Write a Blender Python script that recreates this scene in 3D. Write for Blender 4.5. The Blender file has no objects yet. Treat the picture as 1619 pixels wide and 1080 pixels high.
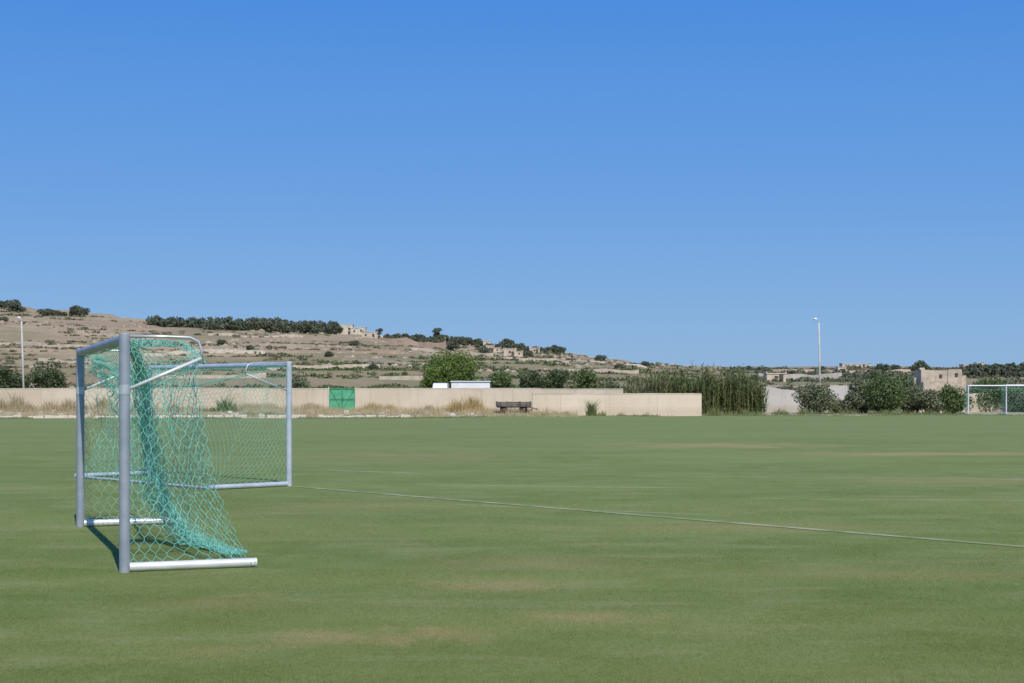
import bpy, math, random
import numpy as np
from mathutils import Vector
rng=np.random.default_rng(7); random.seed(7)
S=bpy.context.scene; COL=S.collection
S.view_settings.view_transform='Standard'; S.view_settings.look='None'; S.view_settings.exposure=0
CAM_H=1.52; F=2400.0
# ------------------------------------------------------------ noise / terrain
_tab=np.random.default_rng(3).random((256,256))
def vnoise(x,y):
    x=np.asarray(x,float); y=np.asarray(y,float)
    xi=np.floor(x).astype(int); yi=np.floor(y).astype(int); fx=x-xi; fy=y-yi
    fx=fx*fx*(3-2*fx); fy=fy*fy*(3-2*fy)
    g=lambda a,b:_tab[a%256,b%256]
    return (g(xi,yi)*(1-fx)+g(xi+1,yi)*fx)*(1-fy)+(g(xi,yi+1)*(1-fx)+g(xi+1,yi+1)*fx)*fy
def fbm(x,y,o=4):
    s=0;a=.5
    for i in range(o): s=s+a*(vnoise(x*2**i+17*i,y*2**i+5*i)-.5)*2; a*=.5
    return s
def sstep(a,b,x):
    t=np.clip((x-a)/(b-a),0,1); return t*t*(3-2*t)
R=680.
RX=np.array([-700,-257,-229,-212,-187,-161,-79,-31,-3,20,37,54,71,400,900.])
RZ=np.array([52,44.5,41.6,38.6,37,33.6,29,26,22.8,20.2,16.6,14.6,13.2,12.8,13.])
def Hf(x,y):
    x=np.asarray(x,float); y=np.asarray(y,float)
    t=np.clip((y-112)/(R-112),0,1)
    zr=np.interp(x+12*fbm(x/90,y/90,2),RX,RZ)
    h=zr*t**1.28
    h=h+1.7*t**.6*fbm(x/55.,y/55.,4)*sstep(112,200,y)
    st=1.5+.8*np.clip(vnoise(x/240.+3,y/240.+9),0,1)
    w=h+1.2*fbm(x/40.+50,y/70.,3)
    q=w/st; fl=np.floor(q); fr=q-fl
    ter=(fl+sstep(.72,.98,fr))*st-1.2*fbm(x/40.+50,y/70.,3)
    m=.8*sstep(130,190,y)*(1-.5*vnoise(x/30.,y/30.))
    h=h*(1-m)+ter*m
    h=np.where(y>R,h*(1-.25*np.clip((y-R)/1200,0,1)),h)
    berm=.33*sstep(90,98.5,y)*(1-sstep(1.,5.,x))+.05*fbm(x/2.,y/2.,3)*sstep(89,94,y)
    return h+berm*(1-sstep(110,140,y))
def G0(x,y): return float(Hf(x,y))
def at(px,d): return (px-809.5)/F*d          # bearing at a given distance -> world x
def hz(py,d): return CAM_H+(620.5-py)/F*d     # elevation angle at a given distance -> world z
# ------------------------------------------------------------ mesh helpers
def mesh_np(name,V,Fa,smooth=False):
    V=np.asarray(V,np.float32).reshape(-1,3); Fa=np.asarray(Fa,np.int32); n,k=Fa.shape
    me=bpy.data.meshes.new(name); me.vertices.add(len(V)); me.vertices.foreach_set("co",V.ravel())
    me.loops.add(n*k); me.loops.foreach_set("vertex_index",Fa.ravel())
    me.polygons.add(n); me.polygons.foreach_set("loop_start",np.arange(0,n*k,k,dtype=np.int32))
    me.update(calc_edges=True); me.validate()
    if smooth: me.polygons.foreach_set("use_smooth",np.ones(len(me.polygons),bool))
    return me
class Geo:
    def __init__(s): s.v=[];s.f=[]
    def add(s,V,Fs):
        o=len(s.v); s.v+= [tuple(map(float,p)) for p in V]; s.f+=[tuple(int(i)+o for i in f) for f in Fs]; return s
    def tube(s,pts,r,n=8,caps=True):
        pts=[np.array(p,float) for p in pts]; m=len(pts)
        if not hasattr(r,'__len__'): r=[r]*m
        V=[];prev=None
        for i,p in enumerate(pts):
            t=pts[min(i+1,m-1)]-pts[max(i-1,0)]; t=t/(np.linalg.norm(t)+1e-9)
            if prev is None:
                a=np.array([0,0,1.]) if abs(t[2])<.9 else np.array([1.,0,0])
                u=np.cross(t,a)
            else: u=prev-t*np.dot(prev,t)
            u/=np.linalg.norm(u)+1e-9; prev=u; w=np.cross(t,u)
            for k in range(n):
                a=2*math.pi*k/n; V.append(p+r[i]*(math.cos(a)*u+math.sin(a)*w))
        Fs=[(i*n+k,i*n+(k+1)%n,(i+1)*n+(k+1)%n,(i+1)*n+k) for i in range(m-1) for k in range(n)]
        if caps: Fs+= [tuple(range(n))[::-1], tuple(range((m-1)*n,m*n))]
        return s.add(V,Fs)
    def box(s,c,d,rz=0,jit=0):
        c=np.array(c,float); ca,sa=math.cos(rz),math.sin(rz); V=[]
        for z in(-.5,.5):
            for x,y in((-.5,-.5),(.5,-.5),(.5,.5),(-.5,.5)):
                p=np.array([x*d[0],y*d[1],z*d[2]])+(rng.random(3)-.5)*jit
                V.append(c+[p[0]*ca-p[1]*sa,p[0]*sa+p[1]*ca,p[2]])
        return s.add(V,[(3,2,1,0),(4,5,6,7),(0,1,5,4),(1,2,6,5),(2,3,7,6),(3,0,4,7)])
    def obj(s,name,mat,parent=None,loc=(0,0,0),smooth=False,bevel=0,rz=0):
        me=bpy.data.meshes.new(name); me.from_pydata(s.v,[],s.f); me.update()
        return link(name,me,mat,parent,loc,smooth,bevel,rz)
def link(name,me,mat,parent=None,loc=(0,0,0),smooth=False,bevel=0,rz=0):
    if mat and not me.materials: me.materials.append(mat)
    if smooth:
        me.polygons.foreach_set("use_smooth",np.ones(len(me.polygons),bool))
    o=bpy.data.objects.new(name,me); COL.objects.link(o); o.location=loc; o.rotation_euler[2]=rz
    if parent: o.parent=parent
    if bevel:
        b=o.modifiers.new("b",'BEVEL'); b.width=bevel; b.segments=2; b.limit_method='ANGLE'
    return o
def root(name,loc,label,cat,group=None,rz=0):
    o=bpy.data.objects.new(name,None); COL.objects.link(o); o.location=loc; o.rotation_euler[2]=rz
    tag(o,label,cat,group); o.empty_display_size=.3
    return o
def tag(o,label,cat,group=None):
    o["label"]=label;o["category"]=cat
    if group:o["group"]=group
    return o
def struct(o,kind="structure",label=None,cat=None):
    o["kind"]=kind
    if label:o["label"]=label
    if cat:o["category"]=cat
    return o
# ------------------------------------------------------------ material helpers
class NT:
    def __init__(s,name):
        s.m=bpy.data.materials.new(name); s.m.use_nodes=True; s.t=s.m.node_tree; s.t.nodes.clear()
        s.out=s.n('ShaderNodeOutputMaterial')
    def n(s,t,**k):
        x=s.t.nodes.new(t)
        for a,b in k.items(): setattr(x,a,b)
        return x
    def l(s,a,b): s.t.links.new(a,b)
    def put(s,inp,v):
        if hasattr(v,'is_output') : s.l(v,inp)
        else: inp.default_value=v
    def noise(s,scale,vec=None,detail=4,rough=.55,dist=0):
        x=s.n('ShaderNodeTexNoise'); x.inputs['Scale'].default_value=scale; x.inputs['Detail'].default_value=detail
        x.inputs['Roughness'].default_value=rough; x.inputs['Distortion'].default_value=dist
        if vec is not None: s.l(vec,x.inputs['Vector'])
        return x.outputs['Fac']
    def step(s,v,a,b,lo=0,hi=1):
        x=s.n('ShaderNodeMapRange',interpolation_type='SMOOTHSTEP'); s.put(x.inputs[0],v)
        for i,q in enumerate((a,b,lo,hi)): x.inputs[i+1].default_value=q
        return x.outputs[0]
    def mix(s,f,a,b,mode='MIX'):
        x=s.n('ShaderNodeMix',data_type='RGBA',blend_type=mode)
        s.put(x.inputs[0],f); s.put(x.inputs[6],a if hasattr(a,'is_output') else (*a,1)); s.put(x.inputs[7],b if hasattr(b,'is_output') else (*b,1))
        return x.outputs[2]
    def math(s,op,a,b=0):
        x=s.n('ShaderNodeMath',operation=op); s.put(x.inputs[0],a); s.put(x.inputs[1],b); return x.outputs[0]
    def vm(s,op,a,b=(0,0,0),out=0):
        x=s.n('ShaderNodeVectorMath',operation=op); s.put(x.inputs[0],a); s.put(x.inputs[1],b); return x.outputs[out]
    def bsdf(s,col,rough=.8,metal=0,bump=None,bs=.3,bd=.02,spec=.3):
        b=s.n('ShaderNodeBsdfPrincipled'); s.put(b.inputs['Base Color'],col if hasattr(col,'is_output') else (*col,1))
        s.put(b.inputs['Roughness'],rough); b.inputs['Metallic'].default_value=metal; b.inputs['Specular IOR Level'].default_value=spec
        if bump is not None:
            q=s.n('ShaderNodeBump'); q.inputs['Strength'].default_value=bs; q.inputs['Distance'].default_value=bd
            s.l(bump,q.inputs['Height']); s.l(q.outputs[0],b.inputs['Normal'])
        s.l(b.outputs[0],s.out.inputs[0]); return s.m
def M2(name,c1,c2,scale=3,rough=.8,metal=0,bs=.3,bd=.02,detail=5,spec=.3,lo=.35,hi=.65):
    t=NT(name); tc=t.n('ShaderNodeTexCoord').outputs['Object']
    f=t.noise(scale,tc,detail); g=t.noise(scale*7,tc,3)
    c=t.mix(t.step(f,lo,hi),c1,c2)
    return t.bsdf(c,rough,metal,g,bs,bd,spec)
def leafmat(name,dark,light,trans=.25,brown=None):
    t=NT(name); r=t.n('ShaderNodeNewGeometry').outputs['Random Per Island']; tc=t.n('ShaderNodeTexCoord').outputs['Object']
    f=t.math('ADD',t.math('MULTIPLY',r,.5),t.math('MULTIPLY',t.noise(1.1,tc,2),.6))
    c=t.mix(t.step(f,.25,.85),dark,light)
    if brown: c=t.mix(t.step(r,.86,.9),c,brown)
    d=t.n('ShaderNodeBsdfDiffuse'); t.l(c,d.inputs[0]); q=t.n('ShaderNodeBsdfTranslucent'); t.l(c,q.inputs[0])
    m=t.n('ShaderNodeMixShader'); m.inputs[0].default_value=trans; t.l(d.outputs[0],m.inputs[1]); t.l(q.outputs[0],m.inputs[2]); t.l(m.outputs[0],t.out.inputs[0])
    return t.m
# pitch colour, evaluated from world position so the turf sheet and its blades agree
PATCH=[(-.15,11.9,.6,.5,.85),(-.95,9.35,.6,.32,1.0),(-.35,9.5,.35,.3,.7),(.55,10.2,.6,.3,.9),(-2.1,10.9,.6,.45,.5),(.25,13.4,1.1,.7,.45),(3.2,12.6,1.6,.6,.35),
       (5.8,43.2,3.4,2.3,1.1),(10.2,37.2,4.0,1.5,1.0),(-2.3,20,1.4,.9,.4),(2.6,17.,1.9,.7,.45),(8,26,2.4,1.3,.5),(-2.5,36,3,3,.5),(-1.7,8.8,.4,.3,.5)]
LINES=[((-3.58,24.4),(6.9,12.67),.06,.48),((-1.3,24.8),(2.7,24.0),.07,.36),((-4.4,30),(-1.6,28.2),.07,.34),((3.3,21.6),(8.8,21.0),.08,.2),((2.2,27.5),(9.5,26.3),.10,.2),((-1.,20.6),(2.6,18.6),.06,.22)]
def pitch_color(t):
    P=t.n('ShaderNodeNewGeometry').outputs['Position']
    fl=t.vm('MULTIPLY',P,(1,1,0))
    big=t.noise(.16,fl,4); mid=t.noise(1.3,fl,5,.65); fine=t.noise(11,fl,4,.7)
    st=t.vm('MULTIPLY',P,(.12,.55,0)); band=t.noise(.7,st,3)
    st2=t.vm('MULTIPLY',P,(.5,1.6,0)); streak=t.noise(.9,st2,5,.7)
    c=t.mix(t.step(big,.35,.65),(.142,.190,.054),(.172,.218,.070))
    c=t.mix(t.step(band,.42,.62),c,t.mix(1,c,(1.18,1.12,1.14),'MULTIPLY'))
    c=t.mix(t.step(mid,.38,.70,0,.6),c,(.215,.255,.098))
    c=t.mix(t.step(streak,.50,.70,0,.6),c,(.26,.28,.128))
    c=t.mix(t.step(fine,.35,.75,0,.2),c,(.115,.155,.042))
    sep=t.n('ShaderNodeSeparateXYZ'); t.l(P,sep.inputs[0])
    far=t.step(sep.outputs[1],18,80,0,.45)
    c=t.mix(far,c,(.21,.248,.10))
    wob=t.noise(2.6,fl,5,.7)
    for (x,y,a,b,s) in PATCH:
        v=t.vm('MULTIPLY',t.vm('SUBTRACT',fl,(x,y,0)),(1/a,1/b,0))
        d=t.vm('LENGTH',v,out=1)
        w2=t.noise(2.6/max(a,.3)*.8,fl,5,.7) if a>2 else wob
        d=t.math('ADD',d,t.math('MULTIPLY',t.math('SUBTRACT',w2,.5),3.4))
        c=t.mix(t.math('MULTIPLY',t.step(d,1.4,-.2),s*.68),c,(.36,.275,.14))
    br=t.noise(1.6,fl,5,.75)
    for (A,B,w,s) in LINES:
        dx,dy=B[0]-A[0],B[1]-A[1]; L=math.hypot(dx,dy); e=(dx/L,dy/L,0); nn=(-dy/L,dx/L,0)
        q=t.vm('SUBTRACT',fl,(A[0],A[1],0))
        dn=t.math('ABSOLUTE',t.vm('DOT_PRODUCT',q,nn,out=1)); al=t.vm('DOT_PRODUCT',q,e,out=1)
        m=t.math('MULTIPLY',t.step(dn,w*1.5,w*.2),t.math('MULTIPLY',t.step(al,-.3,.6),t.step(al,L+.3,L-.6)))
        m=t.math('MULTIPLY',m,t.math('MULTIPLY',t.step(br,.36,.60,.15,1),s))
        c=t.mix(m,c,(.60,.61,.53))
    return c,fl
def pitchmat():
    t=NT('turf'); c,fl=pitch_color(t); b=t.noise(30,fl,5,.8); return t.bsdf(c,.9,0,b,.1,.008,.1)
def blademat():
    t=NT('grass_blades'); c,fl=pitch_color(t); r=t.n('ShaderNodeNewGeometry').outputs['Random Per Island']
    c=t.mix(1,c,t.mix(r,(.80,.82,.78),(1.16,1.13,1.14)),'MULTIPLY')
    d=t.n('ShaderNodeBsdfDiffuse'); t.l(c,d.inputs[0]); q=t.n('ShaderNodeBsdfTranslucent'); t.l(c,q.inputs[0])
    m=t.n('ShaderNodeMixShader'); m.inputs[0].default_value=.25; t.l(d.outputs[0],m.inputs[1]); t.l(q.outputs[0],m.inputs[2]); t.l(m.outputs[0],t.out.inputs[0])
    return t.m
def groundmat():
    t=NT('dry_hillside'); g=t.n('ShaderNodeNewGeometry'); P=g.outputs['Position']; sep=t.n('ShaderNodeSeparateXYZ'); t.l(g.outputs['Normal'],sep.inputs[0])
    sp=t.n('ShaderNodeSeparateXYZ'); t.l(P,sp.inputs[0])
    st=t.vm('MULTIPLY',P,(.5,.35,1)); 
    n1=t.noise(.02,st,5,.6); n2=t.noise(.09,st,5,.65); n3=t.noise(.6,P,5,.7); n4=t.noise(.045,t.vm('ADD',st,(90,30,0)),5,.6)
    c=t.mix(t.step(n1,.38,.62),(.31,.22,.135),(.39,.30,.195))
    c=t.mix(t.step(n4,.44,.58,0,.75),c,(.205,.19,.10))
    c=t.mix(t.step(n2,.5,.62,0,.5),c,(.29,.19,.12))
    c=t.mix(t.step(n3,.5,.66,0,.45),c,(.175,.165,.09))
    low=t.math('MULTIPLY',t.step(sp.outputs[0],-75,10),t.step(sp.outputs[1],560,380))
    c=t.mix(t.math('MULTIPLY',low,.5),c,(.19,.19,.10))
    c=t.mix(t.step(n3,.46,.3,0,.4),c,(.44,.37,.26))
    slope=t.step(sep.outputs[2],.985,.93)
    c=t.mix(t.math('MULTIPLY',slope,t.step(n2,.35,.6,.15,.7)),c,(.46,.39,.285))
    c=t.mix(t.math('MULTIPLY',t.step(sep.outputs[2],.97,.86),t.step(n3,.5,.58,0,.45)),c,(.19,.165,.11))
    c=t.mix(t.step(sp.outputs[1],150,900,0,.42),c,(.34,.29,.225))  # distance haze painted in: colour fades to a pale tan far off
    dirt=t.mix(t.step(t.noise(.8,P,5,.7),.4,.62),(.46,.39,.285),(.33,.275,.17))
    c=t.mix(t.step(sp.outputs[1],125,105),c,dirt)
    return t.bsdf(c,.95,0,n3,.35,.2,.1)
MT=dict(
 turf=pitchmat(),blade=blademat(),ground=groundmat(),
 alu=M2('brushed_aluminium',(.33,.36,.41),(.41,.44,.49),6,.5,.35,.1,.002,spec=.4),
 alu2=M2('painted_aluminium',(.46,.52,.60),(.57,.62,.69),6,.4,.2,.1,.002,spec=.5),
 whitebar=M2('white_coated_bar',(.68,.69,.71),(.80,.80,.81),5,.35,.2,.1,.002,spec=.5),
 steel=M2('galvanised_steel',(.50,.54,.56),(.64,.67,.68),9,.4,.4,.1,.002),
 net=M2('mint_net_cord',(.21,.61,.49),(.31,.71,.59),5,.6,0,.1,.001),
 net2=M2('green_net_cord',(.17,.48,.36),(.24,.58,.45),5,.6,0,.1,.001),
 stone=M2('limestone_blocks',(.47,.39,.295),(.60,.515,.41),.8,.9,0,.5,.05,6),
 sand=M2('warm_sandstone',(.45,.375,.285),(.60,.515,.41),1.6,.95,0,.7,.08,7),
 palestone=M2('pale_limestone',(.52,.46,.37),(.66,.60,.50),1.1,.9,0,.5,.05,6),
 rock=M2('weathered_rock',(.32,.265,.195),(.44,.375,.285),.5,.95,0,.6,.1,6),
 dark=M2('dark_opening',(.07,.06,.05),(.12,.10,.08),2,.9),
 gatem=M2('green_painted_metal',(.085,.36,.19),(.13,.44,.26),2.5,.6,.0,.2,.01),
 gated=M2('dark_green_metal',(.05,.26,.13),(.08,.32,.17),2.5,.6),
 concrete=M2('grey_concrete',(.46,.45,.42),(.60,.58,.54),2,.85),
 white=M2('white_vehicle_paint',(.76,.77,.78),(.84,.84,.84),1.5,.35),
 bluegrey=M2('pale_blue_panel',(.60,.67,.74),(.70,.76,.81),1.5,.5),
 glass=M2('dark_glass',(.03,.04,.05),(.05,.06,.08),2,.1,spec=.6),
 rubber=M2('black_rubber',(.015,.015,.015),(.03,.03,.03),4,.8),
 oldwood=M2('weathered_dark_wood',(.08,.072,.065),(.16,.145,.125),3,.8),
 rust=M2('rusty_steel',(.10,.055,.035),(.18,.10,.06),5,.8),
 bark=M2('bark',(.10,.075,.05),(.19,.15,.11),4,.9),
 leafb=leafmat('bright_leaves',(.10,.15,.04),(.22,.30,.09)),
 leafd=leafmat('dark_leaves',(.065,.095,.045),(.14,.18,.09)),
 leafm=leafmat('mid_leaves',(.09,.13,.05),(.18,.24,.10)),
 leafg=leafmat('grey_green_leaves',(.13,.15,.085),(.25,.28,.165)),
 leafh=leafmat('hill_tree_leaves',(.115,.135,.09),(.175,.195,.13)),
 scrub=leafmat('scrub_leaves',(.155,.155,.09),(.225,.22,.13)),
 reed=leafmat('reed_leaves',(.12,.165,.06),(.25,.305,.13),.35,brown=(.34,.31,.16)),
 reedb=leafmat('dry_reed_leaves',(.16,.185,.08),(.30,.305,.16),.35,brown=(.36,.30,.18)),
 straw=leafmat('dry_straw',(.38,.315,.19),(.56,.48,.31)),
 straw2=leafmat('golden_straw',(.40,.30,.13),(.60,.47,.24)),
 cane=leafmat('reed_cane',(.22,.24,.10),(.34,.34,.16)),
 weed=leafmat('green_weed',(.13,.17,.065),(.24,.285,.13)),
 redwall=M2('reddish_field_wall',(.38,.27,.20),(.47,.355,.27),.3,.9),
)
def wallmat(name,a,b,stain):
    t=NT(name); P=t.n('ShaderNodeNewGeometry').outputs['Position']; sp=t.n('ShaderNodeSeparateXYZ'); t.l(P,sp.inputs[0])
    n1=t.noise(.28,P,4); st=t.vm('MULTIPLY',P,(2.2,1,.35)); n2=t.noise(1.2,st,5,.7)
    pn=t.n('ShaderNodeTexWhiteNoise',noise_dimensions='1D'); t.l(t.math('FLOOR',t.math('DIVIDE',sp.outputs[0],3.1)),pn.inputs['W'])
    c=t.mix(t.step(n1,.35,.65),a,b); c=t.mix(t.math('MULTIPLY',pn.outputs[0],.35),c,stain)
    c=t.mix(t.step(n2,.50,.72,0,.55),c,stain)
    c=t.mix(t.step(sp.outputs[2],.75,.25,0,.35),c,(.38,.32,.23))
    fr=t.math('FRACT',t.math('DIVIDE',sp.outputs[0],3.1)); c=t.mix(t.step(fr,.014,.0,0,.5),c,(.2,.17,.13))
    cs=t.math('FRACT',t.math('DIVIDE',sp.outputs[2],.27)); c=t.mix(t.step(cs,.08,.0,0,.16),c,(.2,.17,.13))
    return t.bsdf(c,.9,0,n2,.3,.02,.1)
MT['wall']=wallmat('cream_rendered_wall',(.60,.51,.385),(.68,.59,.46),(.48,.41,.31))
MT['wall2']=wallmat('bright_cream_wall',(.68,.58,.44),(.74,.64,.50),(.58,.495,.375))
MT['wall3']=wallmat('pale_grey_wall',(.56,.54,.49),(.66,.63,.58),(.44,.41,.37))

# ------------------------------------------------------------ ground sheet
ys=np.concatenate([np.linspace(-60,84,25),np.arange(86,125,1.),np.arange(125,300,2.2),np.arange(300,720,2.6),np.linspace(722,1200,40),np.linspace(1300,6000,16)])
xs=np.concatenate([-np.geomspace(2500,330,14),np.arange(-320,331,3.),np.geomspace(340,2500,14)])
X,Y=np.meshgrid(xs,ys); Z=Hf(X,Y); Z=np.where(Y<88,-.03,Z)
ny,nx=X.shape; idx=np.arange(ny*nx).reshape(ny,nx)
Fa=np.stack([idx[:-1,:-1],idx[:-1,1:],idx[1:,1:],idx[1:,:-1]],-1).reshape(-1,4)
o=link('ground',mesh_np('ground',np.stack([X,Y,Z],-1),Fa,True),MT['ground']); struct(o,label="dry stony terraced hillside and bare ground",cat="ground")
# pitch
EX=[-80,-6,3,20,80]; EY=[86.5,88,94.5,97,108]
def pitch_edge(x): return float(np.interp(x,EX,EY))
px_=np.linspace(-80,80,81); rows=np.linspace(0,1,40)
PV=[];
for r in rows:
    for x in px_: 
        e=pitch_edge(x)+.25*float(fbm(x*.8,3.)); y=-30+(e+30)*r; PV.append((x,y,.012+(max(0,float(Hf(x,y)))+.012 if y>85 else 0)))
idx=np.arange(40*81).reshape(40,81); Fa=np.stack([idx[:-1,:-1],idx[:-1,1:],idx[1:,1:],idx[1:,:-1]],-1).reshape(-1,4)
o=link('grass_pitch',mesh_np('grass_pitch',PV,Fa,True),MT['turf']); struct(o,label="mown green sports pitch with worn brown patches",cat="grass")
for i,(A,B,w,s) in enumerate(LINES[:1]):
    A=np.array(A);B=np.array(B);d=(B-A)/np.linalg.norm(B-A);n_=np.array([-d[1],d[0]])*.08
    gg=Geo(); ks=np.linspace(0,1,30); vv=[]
    for k in ks:
        p=A+(B-A)*k; vv+=[(*(p-n_),.017),(*(p+n_),.017)]
    gg.add(vv,[(2*j,2*j+2,2*j+3,2*j+1) for j in range(29)])
    struct(gg.obj('pitch_line_marking',MT['turf']),label="worn white painted line on the grass",cat="pitch line")
# grass blades leaned up the field to show sunlit faces, thinning out with distance
def blades(n,y0,y1):
    u=rng.random(n); y=1/(1/y0+(1/y1-1/y0)*u); k=rng.random(n)<(1-sstep(12,y1-1,y)); y=y[k]; n=len(y)
    x=(rng.random(n)*2-1)*(y*.345+.9)
    k=np.clip(y/10,1,2.2)
    h=(.004+.006*rng.random(n)**1.5+.005*np.clip(fbm(x*1.5,y*1.5,3),-.5,1)); w=(.0018+.0016*rng.random(n))*k
    h=np.clip(h,.003,.016)*(1-.6*sstep(14,y1,y))
    la=math.pi/2+rng.normal(size=n)*.65; ln=h*(1.0+1.3*rng.random(n))
    b=np.stack([x,y,np.full(n,.013)],-1); s=np.stack([-np.sin(la)*w,np.cos(la)*w,0*w],-1)
    tip=b+np.stack([np.cos(la)*ln,np.sin(la)*ln,h],-1)
    return np.stack([b-s,b+s,tip],1)
V=blades(460000,7.0,42).reshape(-1,3); n=len(V)//3
o=link('pitch_grass',mesh_np('pitch_grass',V,np.arange(n*3).reshape(n,3)),MT['blade']); struct(o,'stuff',"short green turf blades covering the pitch",'grass')

# ------------------------------------------------------------ foliage
def leafquads(C,size,outn=None,asp=.55,droop=0):
    n=len(C); N=rng.normal(size=(n,3)); 
    if outn is not None: N=N*.8+outn*1.0
    N/=np.linalg.norm(N,axis=1)[:,None]+1e-9
    T=np.cross(N,rng.normal(size=(n,3))); T/=np.linalg.norm(T,axis=1)[:,None]+1e-9; B=np.cross(N,T)
    s=size*(.6+.8*rng.random((n,1)))
    return np.stack([C-T*s,C-B*s*asp,C+T*s,C+B*s*asp],1)
def crown_pts(lobes,n):
    ra=np.array([l[1] for l in lobes]); p=ra**2/np.sum(ra**2); ix=rng.choice(len(lobes),n,p=p)
    c=np.array([l[0] for l in lobes])[ix]; r=ra[ix][:,None]
    d=rng.normal(size=(n,3)); d/=np.linalg.norm(d,axis=1)[:,None]
    rr=r*(.5+.6*rng.random((n,1))**.7); q=c+d*rr*[1,1,.82]
    return q,d
def quad_obj(name,Q,mat,parent=None,loc=(0,0,0)):
    n=len(Q); return link(name,mesh_np(name,Q.reshape(-1,3),np.arange(n*4).reshape(n,4)),mat,parent,loc)
def lobes_for(w,h0,h1,nl,flat=1.,top=1.):
    L=[];c=(h0+h1)/2; rz=(h1-h0)/2
    for i in range(nl):
        d=rng.normal(size=3); d/=np.linalg.norm(d); k=.35+.45*rng.random(); rr=(.2+.17*rng.random())*min(w,(h1-h0)*1.2)
        L.append((np.array([d[0]*k*w/2*1.1,d[1]*k*w/2*1.1*flat,c+d[2]*k*rz*1.05]),rr))
    return L
def tree(name,x,y,w,h,mat,label,cat='tree',n=5000,leaf=.12,h0=.3,nl=20,group=None,multi=1,zoff=0):
    z=G0(x,y)-.05+zoff; r=root(name,(x,y,z),label,cat,group)
    L=lobes_for(w,h*h0,h*.99-.05*h,nl)
    P,d=crown_pts(L,n); k=P[:,2]>.05; P=P[k]; d=d[k]
    quad_obj('crown',leafquads(P,leaf,d),mat,r)
    g=Geo(); tr=max(.04,h*.028)
    for m in range(multi):
        bx,by=(rng.random(2)-.5)*.3*(multi>1)*w
        top=np.array([bx+(rng.random()-.5)*.2*w*.5,by,h*.55]); pts=[(bx,by,0),(bx*1.1+.03*h,by,h*.18),(top[0]*.8,top[1],h*.38),top]
        g.tube(pts,[tr*1.25,tr,tr*.75,tr*.4],7)
        for i in range(6):
            l=L[rng.integers(len(L))][0]; s=np.array(pts[1+i%3]); mid=(s+l)/2+[0,0,-.03*h]
            g.tube([s,mid,l],[tr*.5,tr*.33,tr*.1],5)
    g.obj('trunk',MT['bark'],r,smooth=True)
    return r
def T(name,px,d,wpx,top,mt,label,**k):
    x=at(px,d); return tree(name,x,d,wpx/F*d,hz(top,d)-G0(x,d),MT[mt],label,**k)
T('round_tree',716,156,84,557,'leafb',"broad rounded bright green tree behind the boundary wall",n=13000,leaf=.115,h0=.12,nl=40)
T('round_tree',688,153,40,572,'leafb',"small bright green tree joined to the broad tree",n=4500,leaf=.11,h0=.15,nl=18)
T('small_tree',790,150,32,582,'leafm',"small green tree behind the boundary wall",n=2600,leaf=.12)
T('dark_tree',843,138,40,576,'leafd',"dark green tree behind the boundary wall",n=3800,leaf=.11,h0=.1)
T('dark_tree',874,140,38,571,'leafd',"taller dark green tree behind the boundary wall",n=3800,leaf=.11,h0=.1)
T('small_tree',926,135,38,579,'leafm',"small rounded green tree behind the wall",n=2800,leaf=.11)
T('small_tree',965,138,30,596,'leafg',"low grey green shrub behind the wall",n=1800,leaf=.11,h0=.1)
T('dark_tree',14,124,52,572,'leafd',"dark shady tree beside the street lamp behind the wall",n=4200,leaf=.12,h0=.1)
T('dark_tree',72,126,54,563,'leafd',"sparse dark tree behind the boundary wall",n=3000,leaf=.12,h0=.1)
T('dark_tree',-45,126,60,566,'leafd',"dark shady tree behind the boundary wall",n=3600,leaf=.12,h0=.1)
T('small_tree',470,150,34,588,'leafg',"olive green shrub behind the wall",n=1500,leaf=.12,h0=.05)
T('bush',1288,108,54,600,'leafg',"grey green bush in front of the pale wall",cat='bush',n=4600,leaf=.09,h0=.0,multi=2,nl=24)
for (px,d,w,top,mt,lab) in [(1364,110,1.9,592,'leafg',"grey green leafy bush at the pitch edge"),(1404,107,2.7,590,'leafm',"dense green bush at the pitch edge"),
    (1444,110,2.1,600,'leafg',"low grey green bush at the pitch edge"),(1350,107,1.2,618,'leafg',"thin dry looking bush at the pitch edge"),
    (1474,108,1.7,612,'leafg',"low green bush below the stone building"),(1506,108,1.9,609,'leafm',"low green bush beside the far goal"),(1322,111,1.1,630,'leafg',"small pale green bush by the pale wall"),
    (1560,116,3.2,600,'leafm',"green bush behind the far goals"),(1612,116,3.2,598,'leafg',"grey green bush behind the far goals"),(1660,116,3.0,600,'leafm',"green bush behind the far goals"),
    (1385,124,1.8,577,'leafd',"taller dark green tree behind the bushes"),(1425,128,2.2,586,'leafm',"green tree behind the bushes")]:
    tree('bush',at(px,d),d,w,hz(top,d)-G0(at(px,d),d),MT[mt],lab,'bush' if top>587 else 'tree',n=int(2400*w),leaf=.09,h0=.0,multi=3,nl=26)
T('small_tree',1464,165,20,567,'leafd',"small dark tree beside the stone building",n=1500,leaf=.12)
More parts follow.
